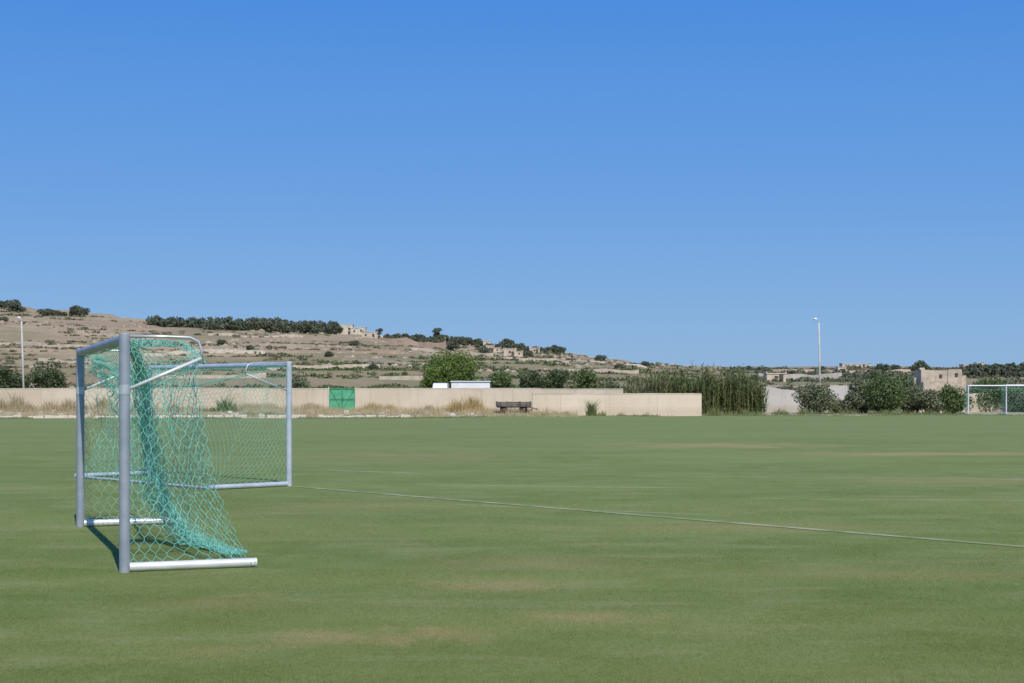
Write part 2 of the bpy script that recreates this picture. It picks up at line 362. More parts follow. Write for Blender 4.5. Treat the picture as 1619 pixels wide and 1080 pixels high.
def reeds(name,x0,x1,y0,y1,n,hfun,mat,label):
    xm=(x0+x1)/2; ym=(y0+y1)/2; z0=G0(xm,ym)-.05; r=root(name,(xm,ym,z0),label,'reed')
    Q=[]; cg=Geo()
    for i in range(n):
        x=x0+(x1-x0)*rng.random(); y=y0+(y1-y0)*rng.random(); h=hfun(x)*(.38+.52*rng.random()**.6)*(.66+.5*float(vnoise(x*.9+3,y*.5))); z=0
        ln=rng.normal(size=2)*.09*h; b=np.array([x-xm,y-ym,z]); tp=b+[ln[0],ln[1],h]
        cg.tube([b,(b+tp)/2+[0,0,.02],tp],[.013,.010,.004],4,False)
        m=int(12+6*rng.random())
        for j in range(m):
            f=.1+.88*(j+rng.random()*.6)/m; p=b+(tp-b)*f; a=rng.random()*6.28; L=(.30+.34*rng.random())*(1-.25*f)
            d=np.array([math.cos(a),math.sin(a),0])*.85; s=np.array([-d[1],d[0],0])*.034
            up=.8+.55*rng.random()
            m1=p+d*L*.42+[0,0,L*.5*up]; e=p+d*L*1.0+[0,0,L*(.6*up-.18)]
            Q.append([p-s,p+s,m1+s,m1-s]); Q.append([m1-s,m1+s,e+s*.1,e-s*.1])
    quad_obj('leaf_mass',np.array(Q),mat,r); cg.obj('cane_stems',MT['cane'],r)
xr=at(1208,106)
reeds('giant_reed_clump',at(1108,106),xr,104.8,108.5,470,lambda x:4.0*(1-.30*max(0,(x-(xr-1.2))/1.2)**2),MT['reed'],"tall dense green giant reeds beside the wall end")
reeds('giant_reed_clump',at(1045,109),at(1120,109),107,111,330,lambda x:3.95,MT['reed'],"tall green giant reeds behind the wall")
reeds('giant_reed_clump',at(990,108),at(1052,108),106,110,220,lambda x:3.45+.35*math.sin(x*2),MT['reedb'],"drier olive brown giant reeds behind the low wall")

def tuft(name,x,y,w,h,n,mat,label,cat,depth=None,bw=.010,sp=1.):
    z=G0(x,y); depth=depth or w*.35
    bx=rng.normal(size=n)*w*.27; by=(rng.random(n)-.5)*depth; kk=np.clip(fbm((x+bx)*1.3,(y+by)*1.3,3)*1.9+.7,.08,1.35)
    keep=rng.random(n)<np.clip(kk,.15,1); bx=bx[keep];by=by[keep];kk=kk[keep]; n=len(bx)
    hh=h*kk*(.3+.75*rng.random(n)**1.3)*np.exp(-(bx/(w*.5))**2*.8); a=rng.random(n)*6.28; l=hh*(.15+.5*rng.random(n))*sp
    zz=Hf(x+bx,y+by)-z
    b=np.stack([bx,by,zz-.02],-1); s=np.stack([np.full(n,bw),0*bx,0*bx],-1)*(.6+.8*rng.random((n,1)))
    m=b+np.stack([np.cos(a)*l*.35,np.sin(a)*l*.35,hh*.6],-1); t=b+np.stack([np.cos(a)*l,np.sin(a)*l,hh],-1)
    Q=np.concatenate([np.stack([b-s,b+s,m+s*.8,m-s*.8],1),np.stack([m-s*.8,m+s*.8,t+s*.1,t-s*.1],1)])
    o=quad_obj(name,Q,mat,None,(x,y,z)); tag(o,label,cat)
    if h<.9: o['kind']='stuff'
    return o
for (px,d,w,h,mt,lab) in [(10,97,4.4,1.1,'straw',"tall dry straw coloured grass against the wall"),(85,97.5,4.8,.95,'straw',"dry straw coloured grass against the wall"),
    (165,97,4.2,.8,'straw',"low dry straw grass against the wall"),(265,97,4.2,.55,'straw',"low pale dry grass against the wall"),(480,97.5,3.8,.55,'straw',"low dry grass patch beside the green gate"),(595,97,2.8,.6,'straw2',"low golden dry grass beside the green gate"),
    (733,96,3.0,1.0,'straw2',"golden dry grass mound in front of the wall"),(680,97.5,2.2,.4,'straw',"short dry grass in front of the wall"),
    (430,97,3.4,.55,'straw',"pale dry grass at the wall foot"),(385,97,3.0,.5,'straw',"pale dry grass at the wall foot")]:
    tuft('dry_grass_clump',at(px,d),d,w,h,int(560*w*max(h,.5)/.7),MT[mt],lab,'dry grass')
for (px,d,w,h,lab) in [(348,96.5,1.9,1.3,"green weedy bush in front of the wall"),(935,95.6,.6,.85,"tall green weed in front of the cream wall"),(968,95.8,1.8,.5,"low green weeds at the foot of the wall"),
    (1020,96,2.,.45,"low green weeds at the foot of the wall"),(1120,98,2.6,.6,"green weeds at the base of the reeds"),(1180,100,3.6,.5,"green weeds at the base of the reeds"),(410,93,3.5,.25,"low green weeds on bare ground"),
    (893,95.8,1.6,.4,"low green weeds at the foot of the wall"),(1255,104,3.5,.5,"green weeds along the pitch edge"),(1330,104,3.5,.4,"green weeds along the pitch edge"),(560,92,3.,.22,"low weeds along the stone border"),
    (1395,103,5.5,.4,"green weeds along the pitch edge"),(1480,103,4.5,.4,"green weeds along the pitch edge"),(652,93,2.5,.25,"low weeds in front of the wall")]:
    tuft('weed_clump',at(px,d),d,w,h,int(330*w*max(h,.4)/.6),MT['weed'],lab,'weeds',bw=.014,sp=1.2 if h>.62 else 1.6)
n=26000; x=(rng.random(n)-.5)*90; 
ed=np.interp(x,EX,EY)+rng.normal(size=n)*.5+.1
keep=fbm(x*.35,ed*.2,3)>-.15; x=x[keep];ed=ed[keep];n=len(x)
hh=.04+.09*rng.random(n)**2; b=np.stack([x,ed,Hf(x,ed)],-1); s=np.array([.02,0,0]); tp=b+np.stack([rng.normal(size=n)*.04,rng.normal(size=n)*.04,hh],-1)
V=np.stack([b-s,b+s,tp],1).reshape(-1,3)
o=link('fringe_grass',mesh_np('fringe_grass',V,np.arange(n*3).reshape(n,3)),MT['weed']); struct(o,'stuff',"rough longer grass along the pitch edge",'grass')
n=70000; x=-48+52*rng.random(n); y=90.8+8.8*rng.random(n); k=fbm(x*.3,y*.5,3)>-.15; x=x[k];y=y[k];n=len(x)
hh=.06+.42*rng.random(n)**3*np.clip(.6+fbm(x*.5,y*.5,2)*2.4,.1,1.6); b=np.stack([x,y,Hf(x,y)],-1); tp=b+np.stack([rng.normal(size=n)*.07,rng.normal(size=n)*.05,hh],-1); s=np.array([.014,0,0])
V=np.stack([b-s,b+s,tp],1).reshape(-1,3)
o=link('dry_stubble',mesh_np('dry_stubble',V,np.arange(n*3).reshape(n,3)),MT['straw']); struct(o,'stuff',"sparse dry stubble on bare ground",'dry grass')

# ------------------------------------------------------------ walls
def wall(name,x0,y0,x1,y1,ztop,mat,label,thick=.22,steps=None,cap=True,cat='wall',jit=.012):
    L=math.hypot(x1-x0,y1-y0); a=math.atan2(y1-y0,x1-x0); g=Geo(); n=max(3,int(L/1.3)); V=[]
    zb=min(G0(x0,y0),G0(x1,y1),G0((x0+x1)/2,(y0+y1)/2))-.4
    for i in range(n+1):
        f=i/n; zt=ztop+(steps(x0+(x1-x0)*f) if steps else 0)+(rng.random()-.5)*jit
        for (dy,z) in ((-thick/2,zb),(-thick/2,zt),(thick/2,zt),(thick/2,zb)): V.append((f*L,dy+(0),z))
    Fs=[]
    for i in range(n):
        for k in range(3): p=i*4+k; Fs.append((p,p+4,p+5,p+1)) 
    Fs+=[(0,1,2,3),(n*4+3,n*4+2,n*4+1,n*4)]
    g.add(V,Fs)
    o=g.obj(name,mat,None,(x0,y0,0),rz=a); tag(o,label,cat)
    if cap:
        c=Geo()
        for i in range(n):
            f=(i+.5)/n; zt=ztop+(steps(x0+(x1-x0)*f) if steps else 0); c.box((f*L,0,zt+.03),(L/n-.004,thick+.03,.055),0,.008)
        c.obj('coping',MT['palestone'],o)
    return o
zt=hz(613.5,100)
wall('boundary_wall',-75,100,at(519,100),100,zt-.06,MT['wall'],"long cream rendered boundary wall with dry grass at its foot",steps=lambda x:.03*math.sin(x*.21))
wall('boundary_wall',at(563,100),100,at(985,100),100,zt-.06,MT['wall'],"cream rendered boundary wall beside the green gate",steps=lambda x:-(.04 if x>at(870,100) else 0))
wall('low_wall',at(842,97),97,at(1110,97),97.6,hz(622,97)-.05,MT['wall2'],"lower bright cream wall standing before the boundary wall")
wall('low_wall_return',at(1109,97),97.75,at(1112,100),104,hz(622,97)-.06,MT['wall'],"end return of the cream wall beside the reeds",cap=False)
wall('pale_wall',at(1208,114),114,at(1348,114),113,hz(612,114)-.08,MT['wall3'],"pale grey weathered wall behind the bushes",steps=lambda x:.18*math.sin(x*.8),jit=.12,cap=False)
wall('pale_wall',at(1440,113),113,at(1800,120),120,hz(622,114),MT['stone'],"low rubble stone wall behind the far goals",jit=.15,cap=False)
g=Geo()
x=-46.
while x<at(640,90):
    w=.25+.7*rng.random(); y=90.0+.25*math.sin(x*.3)+rng.normal()*.08
    if rng.random()<.86: g.box((x+w/2,y,G0(x,y)+.05),(w*.93,.28,.14+.14*rng.random()),rng.normal()*.1,.1)
    x+=w
o=g.obj('stone_border',MT['palestone'],bevel=.03); struct(o,'stuff',"low line of pale limestone blocks edging the pitch","stone border")
g=Geo()
for i in range(260):
    x=-44+42*rng.random(); y=91.3+6.*rng.random()**1.3; s=.08+.2*rng.random()**2; g.box((x,y,G0(x,y)+s*.2),(s*1.5,s,s*.7),rng.random()*3,s*.4)
o=g.obj('rubble_stones',MT['palestone'],bevel=.01); struct(o,'stuff',"scattered pale rubble stones on bare ground",'stones')
# gate
gx0,gx1=at(521,99.9),at(561,99.9); gw=gx1-gx0; gb=G0(gx0,99.8)+.02; gh=hz(613,99.9)-gb
r=root('green_gate',((gx0+gx1)/2,99.9,gb),"green painted double leaf metal gate in the wall","gate")
for sgn in(-1,1):
    g=Geo(); g.box((sgn*gw/4,0,gh/2),(gw/2-.03,.03,gh-.06))
    for k in range(9): g.box((sgn*gw/4-(gw/4-.06)+k*(gw/2-.12)/8,-.022,gh/2),(.035,.014,gh-.16))
    leaf=g.obj('gate_leaf',MT['gatem'],r)
    h=Geo(); 
    for z in(.05,gh*.5,gh-.06): h.box((sgn*gw/4,-.045,z),(gw/2-.02,.03,.06))
    for e in(.02,gw/2-.02): h.box((sgn*e,-.045,gh/2),(.045,.026,gh-.02))
    h.tube([(sgn*.02,-.05,.08),(sgn*(gw/2-.04),-.05,gh-.1)],.014,6)
    h.obj('gate_frame',MT['gated'],leaf)
    Geo().box((sgn*(gw/2+.05),.02,gh/2-.1),(.07,.2,gh+.3)).obj('gate_post',MT['concrete'],r)
Geo().box((.05,-.08,gh*.52),(.05,.05,.16)).obj('latch',MT['rust'],r)

# trailer
tx=at(812,95.3); r=root('farm_trailer',(tx,95.3,G0(tx,95.3)),"low dark weathered flatbed farm trailer parked by the wall","trailer",rz=.04)
Geo().box((0,0,.46),(2.2,1.1,.09)).box((0,-.3,.38),(2.1,.07,.07)).box((0,.3,.38),(2.1,.07,.07)).obj('bed',MT['oldwood'],r)
g=Geo()
for z in(.555,.66): g.box((0,-.52,z),(2.16,.03,.09)).box((0,.52,z),(2.16,.03,.09))
for xx in(-1.07,-.4,.4,1.07): g.box((xx,-.55,.60),(.05,.03,.28)).box((xx,.55,.60),(.05,.03,.28))
for xx in(-1.085,1.085): g.box((xx,0,.6),(.03,1.0,.2))
g.obj('side_board',MT['oldwood'],r)
for (xx,yy) in((-.62,-.48),(.62,-.48),(-.62,.48),(.62,.48)):
    w=Geo().tube([(0,-.07,0),(0,-.05,0),(0,.05,0),(0,.07,0)],[.19,.23,.23,.19],18).obj('wheel',MT['rubber'],r,(xx,yy*.85,.23))
    Geo().tube([(0,-.078,0),(0,.078,0)],.09,12).obj('rim',MT['rust'],w)
Geo().tube([(1.05,0,.38),(1.4,0,.25)],.03,8).tube([(1.4,0,.25),(1.5,0,.25)],.05,8).obj('drawbar',MT['rust'],r)

def van():
    d=136; x=at(695,d); z=G0(x,d); top=hz(605.5,d)-z
    r=root('white_van',(x,d,z),"white van parked behind the boundary wall","van"); W=1.4
    prof=[(-.0,.35),(-.0,.95),(.25,1.15),(.75,top-.25),(1.05,top-.06),(1.5,top),(3.9,top),(4.1,top-.15),(4.15,.35)]
    V=[];n=len(prof)
    for sx,k in((-1,1.),(1,1.)):
        for (yy,zz) in prof: V.append((sx*W/2*(1-.09*max(0,(zz-1.1)/(top-1.1))),yy,zz))
    Fs=[tuple(range(n)),tuple(range(n,2*n))[::-1]]+[(i,n+i,n+(i+1)%n,(i+1)%n) for i in range(n)]
    Geo().add(V,Fs).obj('body',MT['white'],r,bevel=.05)
    a=(.30,1.19);b=(.66,top-.40)
    Geo().add([(-.58,a[0]-.02,a[1]),(.58,a[0]-.02,a[1]),(.53,b[0]-.02,b[1]),(-.53,b[0]-.02,b[1])],[(0,1,2,3)]).obj('windscreen',MT['glass'],r)
    for s in(-1,1):
        Geo().box((s*.55,-.02,.82),(.24,.05,.16)).obj('headlight',MT['bluegrey'],r,bevel=.02)
        Geo().box((s*(W/2+.08),.75,1.35),(.14,.08,.2)).obj('wing_mirror',MT['rubber'],r,bevel=.02)
        for yy in(.7,3.3): Geo().tube([(-.09,0,0),(.09,0,0)],.31,18).obj('wheel',MT['rubber'],r,(s*.60,yy,.31))
    Geo().box((0,-.05,.45),(1.3,.12,.2)).obj('bumper',MT['rubber'],r,bevel=.03)
van()
d=134; x=at(744,d); z=G0(x,d); th=hz(602.5,d)-z; r=root('portable_cabin',(x,d,z),"long white portable cabin behind the boundary wall","cabin",rz=.03)
Geo().box((0,0,th/2),(3.4,2.2,th-.14)).obj('wall',MT['white'],r,bevel=.02)
Geo().box((0,0,th-.045),(3.55,2.4,.09)).obj('roof',MT['bluegrey'],r,bevel=.02)
for xx in(-1.1,.2): 
    w=Geo().box((xx,-1.11,th*.5),(.75,.03,.5)).obj('window',MT['glass'],r); Geo().box((xx,-1.13,th*.5-.3),(.85,.05,.05)).obj('sill',MT['white'],w)
Geo().box((1.25,-1.11,th*.4),(.7,.03,th*.7)).obj('door',MT['bluegrey'],r)

def lamp(px,d,top,lean,head,label):
    x=at(px,d); z=G0(x,d); H=hz(top,d)-z; r=root('street_lamp',(x,d,z),label,'street lamp','street lamps behind the field')
    Geo().tube([(0,0,0),(lean*.5,0,H*.5),(lean,0,H-.25)],[.095,.08,.06],10).obj('pole',MT['concrete'],r,smooth=True)
    Geo().tube([(lean,0,H-.27),(lean+head*.12,0,H-.1),(lean+head*.35,0,H)],[.035,.03,.03],8).obj('arm',MT['steel'],r,smooth=True)
    hd=Geo(); hd.tube([(lean+head*.25,-0,H-.02),(lean+head*.4,0,H+.03),(lean+head*.65,0,H+.03),(lean+head*.78,0,H-.01)],[.04,.10,.10,.03],10)
    hd.obj('lamp_head',MT['white'],r,smooth=True)
lamp(1297,124,505,-.12,-.55,"tall slim pale street lamp with a single angled head")
lamp(38,122,503,-.2,-.42,"slim pale lamp post with a small curved head")

# ------------------------------------------------------------ buildings
def house(name,x,y,blocks,mat,label,cat='house',rz=0,roofmat=None,wins=True,zo=0):
    z=G0(x,y)-.3+zo; r=root(name,(x,y,z),label,cat,rz=rz)
    g=Geo(); rf=Geo()
    for (bx,by,w,dp,h) in blocks:
        g.box((bx,by,h/2-.5),(w,dp,h+1)); rf.box((bx,by,h+.06),(w+.25,dp+.25,.22))
        for s in(-1,1): rf.box((bx+s*(w/2+.02),by,h+.3),(.22,dp+.2,.3))
    g.obj('wall',mat,r); rf.obj('roof',roofmat or mat,r)
    if wins:
        for (bx,by,w,dp,h) in blocks:
            m=max(1,int(w/2.6))
            for i in range(m):
                wx=bx-w/2+(i+.5)*w/m
                wn=Geo().box((wx,by-dp/2-.01,h*.62),(min(.8,w*.22),.06,min(1.0,h*.28))).obj('window',MT['dark'],r)
        bx,by,w,dp,h=blocks[0]; Geo().box((bx+w*.25,by-dp/2-.01,1.1),(.9,.07,1.9)).obj('door',MT['dark'],r)
    return r
d=150; x=at(1484,d); h0=G0(x,d); hh=lambda py:hz(py,d)-h0+.3
r=root('stone_building',(x,d,h0-.3),"weathered pale sandstone farm building with stepped flat roofline","building",rz=-.05)
def rough_block(bx,by,w,dp,h,n=7):
    V=[];Fs=[]
    ring=[(-.5,-.5),(.5,-.5),(.5,.5),(-.5,.5)]
    for s in range(4):
        a=np.array(ring[s]);b=np.array(ring[(s+1)%4])
        for i in range(n):
            p=a+(b-a)*i/n; V+=[(bx+p[0]*w,by+p[1]*dp,-.6),(bx+p[0]*w*(.99+.02*rng.random()),by+p[1]*dp,h+(rng.random()-.6)*.10)]
    m=4*n
    for i in range(m): j=(i+1)%m; Fs.append((2*i,2*j,2*j+1,2*i+1))
    Fs.append(tuple(2*i+1 for i in range(m)))
    return V,Fs
g=Geo()
for b in [(-1.4,0,1.25,3.,hh(585)),(-.1,.2,1.33,3.,hh(586)),(1.25,0,1.36,2.8,hh(584.5)),(2.2,.3,.52,2.4,hh(594)),(-2.27,.5,.48,2.2,hh(597)),(-1.2,-1.95,1.6,.8,hh(604)),(.9,-1.9,1.2,.8,hh(608))]:
    g.add(*rough_block(*b))
g.obj('wall',MT['sand'],r)
Geo().box((-1.65,0,hh(585)+.05),(.5,.5,.3),0,.06).obj('chimney',MT['sand'],r)
for (wx,wy,wz,ww,wh) in((-.1,-1.32,hh(595),.26,.34),(1.4,-1.42,hh(593),.3,.36)):
    Geo().box((wx,wy,wz),(ww,.08,wh)).obj('window',MT['dark'],r)
house('stone_farmhouse',at(548,640),640,[(0,0,5.5,6,hz(514,640)-G0(at(548,640),640)+.3),(3.6,-1,3,5,3.2),(-3.8,0,3,5,2.6)],MT['palestone'],"pale stone farmhouse on the hill crest")
for (px,d,bl,lab,mt) in [(585,600,[(0,0,6,5,2.6)],"low pale stone farm building on the hillside",'stone'),(572,640,[(0,0,3.5,5,3.6)],"small pale stone house on the hill crest",'palestone'),
    (775,560,[(0,0,3,4,2.8),(2.6,0,2.4,3,2)],"small stone house among trees on the slope",'stone'),(806,520,[(0,0,4,4,3.0),(3.2,.5,2.5,3,2.1)],"stone farmhouse near the end of the ridge",'stone'),
    (770,600,[(0,0,3,3,3)],"small pale house near the hill crest",'palestone'),(845,590,[(0,0,4,4,2.4)],"small stone hut near the hill crest",'stone'),
    (1352,640,[(0,0,12,6,2.2)],"long low white building on the distant plain",'palestone'),(1532,600,[(0,0,6,6,2.6),(4,0,3,4,3.4)],"distant pale house on the low ridge",'palestone'),
    (1225,320,[(0,0,4,4,1.9)],"small stone field hut on the plain",'stone'),(1330,560,[(0,0,3,3,2.6)],"small distant pale house",'palestone'),(1580,600,[(0,0,4,4,2.6)],"distant flat roofed stone house",'stone')]:
    x=at(px,d); house('stone_house',x,d,bl,MT[mt],lab)
def fieldwall(pxa,da,pxb,db,h,mat,label,th=.6):
    xa,xb=at(pxa,da),at(pxb,db); n=max(6,int(abs(xb-xa)/2.)); V=[]
    for i in range(n+1):
        f=i/n; x=xa+(xb-xa)*f; y=da+(db-da)*f+2.5*float(fbm(x/14.,da/9.,2)); z=G0(x,y); hh=h*(.65+.6*float(vnoise(x/3.,da)))
        for(dy,zz) in((-th/2,z-.8),(-th/2,z+hh),(th/2,z+hh),(th/2,z-.8)): V.append((x-xa,y-da+dy,zz))
    Fs=[(i*4+k,i*4+4+k,i*4+5+k,i*4+1+k) for i in range(n) for k in range(3)]+[(0,1,2,3),(n*4+3,n*4+2,n*4+1,n*4)]
    o=Geo().add(V,Fs).obj('field_wall',mat,None,(xa,da,0)); tag(o,label,'wall','dry stone field walls on the hillside')
W="dry stone terrace wall crossing the hillside"
for a in [(600,560,705,545,1.9,'redwall',"reddish tan retaining wall below the hill crest"),(575,600,640,600,1.5,'palestone',W),(650,500,780,490,1.,'stone',W),(380,470,520,450,.9,'stone',W),(120,520,300,500,1.,'stone',W),
    (0,430,170,415,1.,'stone',W),(230,380,420,400,.9,'palestone',W),(540,360,700,340,.9,'stone',W),(420,300,600,310,.8,'stone',W),(60,330,250,320,.8,'stone',W),(780,420,900,440,.9,'stone',W),
    (860,330,1010,350,.9,'stone',W),(900,480,1040,500,1.,'palestone',W),(1210,260,1300,255,1.,'stone',"low stone wall crossing the plain"),(1200,400,1330,390,1.3,'palestone',"pale stone wall crossing the plain"),
    (600,250,760,245,.7,'stone',W),(200,240,420,250,.7,'stone',W),(330,560,480,570,1.,'stone',W),(560,430,640,440,1.,'redwall',W),(1240,520,1440,520,1.2,'stone',"pale stone wall crossing the plain"),(700,610,800,600,1.2,'stone',W),
    (1205,180,1300,178,1.1,'palestone',"pale rubble wall crossing the plain"),(1310,200,1450,204,1.0,'stone',"low stone wall crossing the plain")]:
    fieldwall(a[0],a[1],a[2],a[3],a[4],MT[a[5]],a[6])
def rocks(n):
    g=Geo()
    V0=np.array([(0,0,1),(.9,0,.3),(.28,.85,.3),(-.72,.53,.3),(-.72,-.53,.3),(.28,-.85,.3),(.9,0,-.5),(.28,.85,-.5),(-.72,.53,-.5),(-.72,-.53,-.5),(.28,-.85,-.5)])
    F0=[(0,i,i%5+1) for i in range(1,6)]+[(i,i+5,i%5+6,i%5+1) for i in range(1,6)]
    for _ in range(n):
        y=150+520*rng.random()**.8; px=-60+1200*rng.random(); x=at(px,y)
        if fbm(x/30.,y/40.,3)<.02+.2*rng.random(): continue
        s=(.22+.7*rng.random()**3)*(y/350)**.6
        V=V0*(s*np.array([1.2,1,.7]))*(.75+.5*rng.random((11,1))); g.add(V+[x,y,G0(x,y)],F0)
    o=g.obj('hillside_rocks',MT['rock']); struct(o,'stuff',"scattered pale limestone boulders over the hillside",'rocks')
rocks(6000)
def scrub(name,n,y0,y1,size,mat,label,thr,px0=-80,px1=1700,per=26):
    y=y0+(y1-y0)*rng.random(n)**.85; px=px0+(px1-px0)*rng.random(n); x=(px-809.5)/F*y
    k=fbm(x/34.+9,y/30.+4,3)>thr; x=x[k];y=y[k]; z=Hf(x,y)
    s=(size*(.4+1.1*rng.random(len(x))**2))*(y/300)**.5
    C=np.repeat(np.stack([x,y,z],-1),per,0); S_=np.repeat(s,per)[:,None]; d=rng.normal(size=(len(C),3)); d/=np.linalg.norm(d,axis=1)[:,None]; d[:,2]=np.abs(d[:,2])
    P=C+d*S_*[1.5,1.1,.65]*(.5+.5*rng.random((len(C),1)))
    Q=leafquads(P,1.,d,.7); c=Q.mean(1,keepdims=True); Q=c+(Q-c)*S_[:,None,:]*.34
    struct(quad_obj(name,Q,mat),'stuff',label,'scrub')
scrub('hillside_scrub',7500,125,660,.6,MT['scrub'],"low olive green scrub scattered on the hillside",-.12)
scrub('hillside_shrubs',750,140,640,.8,MT['leafh'],"dark green shrubs scattered on the hillside",.1)
scrub('lower_slope_shrubs',1500,130,420,.75,MT['leafm'],"green shrubs spread over the lower slope",-.05,400,1100)
scrub('plain_shrubs',1200,130,640,1.1,MT['leafh'],"dark green hedges and shrubs on the low plain",-.2,1150,1750)
def wood(px0,px1,d,hgt,n,lab):
    L=[]
    for i in range(n):
        px=px0+(px1-px0)*(i+rng.random())/n; y=d+rng.normal()*6; x=at(px,y); h=hgt*(.6+.5*rng.random())*(.75+.3*(px-px0)/(px1-px0)); z=G0(x,y)
        for k in range(3): L.append((np.array([x+rng.normal()*.9,y+rng.normal(),z+h*(.2+.3*k*.85)]),h*.3*(1-.1*k)))
    P,dd=crown_pts(L,n*130); Q=leafquads(P,.45,dd,.7)
    struct(quad_obj('distant_wood',Q,MT['leafh']),'stuff',lab,'wood')
wood(238,530,630,5.9,180,"dark belt of pine trees along the hill crest")
wood(605,690,590,2.6,45,"dark hedge of trees on the upper slope")
wood(690,880,600,2.6,60,"broken hedge of trees along the end of the ridge")
wood(1525,1700,560,3.6,120,"dark green orchard on the low ridge")
wood(1530,1700,400,3.4,110,"green orchard rows on the low plain")
base=tree('hill_tree',at(20,655),655,6.2,4.9,MT['leafh'],"dark green tree on the hill crest",n=1100,leaf=.42,h0=.05,nl=14,group='trees dotted along the hill crest')
base2=tree('hill_pine',at(690,640),640,3.2,6.0,MT['leafh'],"slender dark tree on the hill crest",n=700,leaf=.38,h0=.15,nl=10,group='trees dotted along the hill crest')
def copytree(b,x,y,s,rz):
    c=b.copy(); COL.objects.link(c); c.location=(x,y,G0(x,y)-.2); c.scale=(s*random.uniform(.85,1.3),s,s*random.uniform(.75,1.1)); c.rotation_euler[2]=rz
    for ch in list(b.children):
        k=ch.copy(); k.parent=c; COL.objects.link(k)
for (px,d,s,b) in [(2,655,.8,0),(33,658,.6,0),(72,640,.9,0),(86,645,.75,0),(97,640,.6,0),(120,640,.95,0),(131,645,.8,0),(4,560,.5,0),(600,625,.8,1),(537,620,.7,1),(640,640,.6,0),(655,645,.6,0),(668,640,.55,1),(700,620,.6,0),
    (720,600,.8,0),(733,590,.7,0),(742,600,.6,0),(756,600,.6,0),(790,600,.7,0),(802,610,.95,0),(822,600,.6,0),(848,600,.7,0),(862,605,.6,0),(877,600,.75,0),(887,600,.6,0),(715,540,.7,0),(765,530,.6,0),
    (640,560,.6,0),(620,565,.5,0),(835,540,.6,0),(950,540,.5,0),(560,520,.5,0),(350,480,.45,0),(395,430,.4,0),(520,400,.4,0),(1415,560,.6,0),(1395,540,.7,0),(1300,600,.5,0),(1455,520,.9,0),
    (1540,590,.6,0),(1575,580,.7,0),(1590,585,.6,0),(590,300,.35,0),(650,350,.4,0),(980,400,.5,0),(1250,450,.5,0),(1020,520,.5,0)]:
    x=at(px,d); copytree(base if b==0 else base2,x,d,s,random.random()*6)

# ------------------------------------------------------------ goals and nets
def cords(name,A,B,r,mat,parent):
    A=np.asarray(A,float);B=np.asarray(B,float); T=B-A; L=np.linalg.norm(T,axis=1); k=L>1e-4; A=A[k];B=B[k];T=T[k]/L[k][:,None]
    up=np.where(np.abs(T[:,2:3])>.9,np.array([[1.,0,0]]),np.array([[0,0,1.]])); U=np.cross(T,up); U/=np.linalg.norm(U,axis=1)[:,None]; W_=np.cross(T,U)
    rr=[]
    for j in range(3):
        a=2*math.pi*j/3; rr.append(r*(math.cos(a)*U+math.sin(a)*W_))
    V=np.stack([A+rr[0],A+rr[1],A+rr[2],B+rr[0],B+rr[1],B+rr[2]],1); n=len(A)
    o=(np.arange(n)*6)[:,None,None]; Fa=(np.array([[0,1,4,3],[1,2,5,4],[2,0,3,5]])[None]+o).reshape(-1,4)
    return link(name,mesh_np(name,V.reshape(-1,3),Fa),mat,parent)
def hexnet(S,nu,nv):
    """tall narrow diamond-like mesh: zigzag rows joined by short knots"""
    A=[];B=[];c={}
    def P(i,j):
        if (i,j) not in c:
            u=i/nu; v=(j+.33*(1 if (i+j)%2==0 else -1))/nv; c[(i,j)]=S(u,min(max(v,0),1))
        return c[(i,j)]
    for i in range(nu+1):
        for j in range(nv+1):
            if i<nu: A.append(P(i,j));B.append(P(i+1,j))
            if j<nv and (i+j)%2==0: A.append(P(i,j));B.append(P(i,j+1))
    return A,B
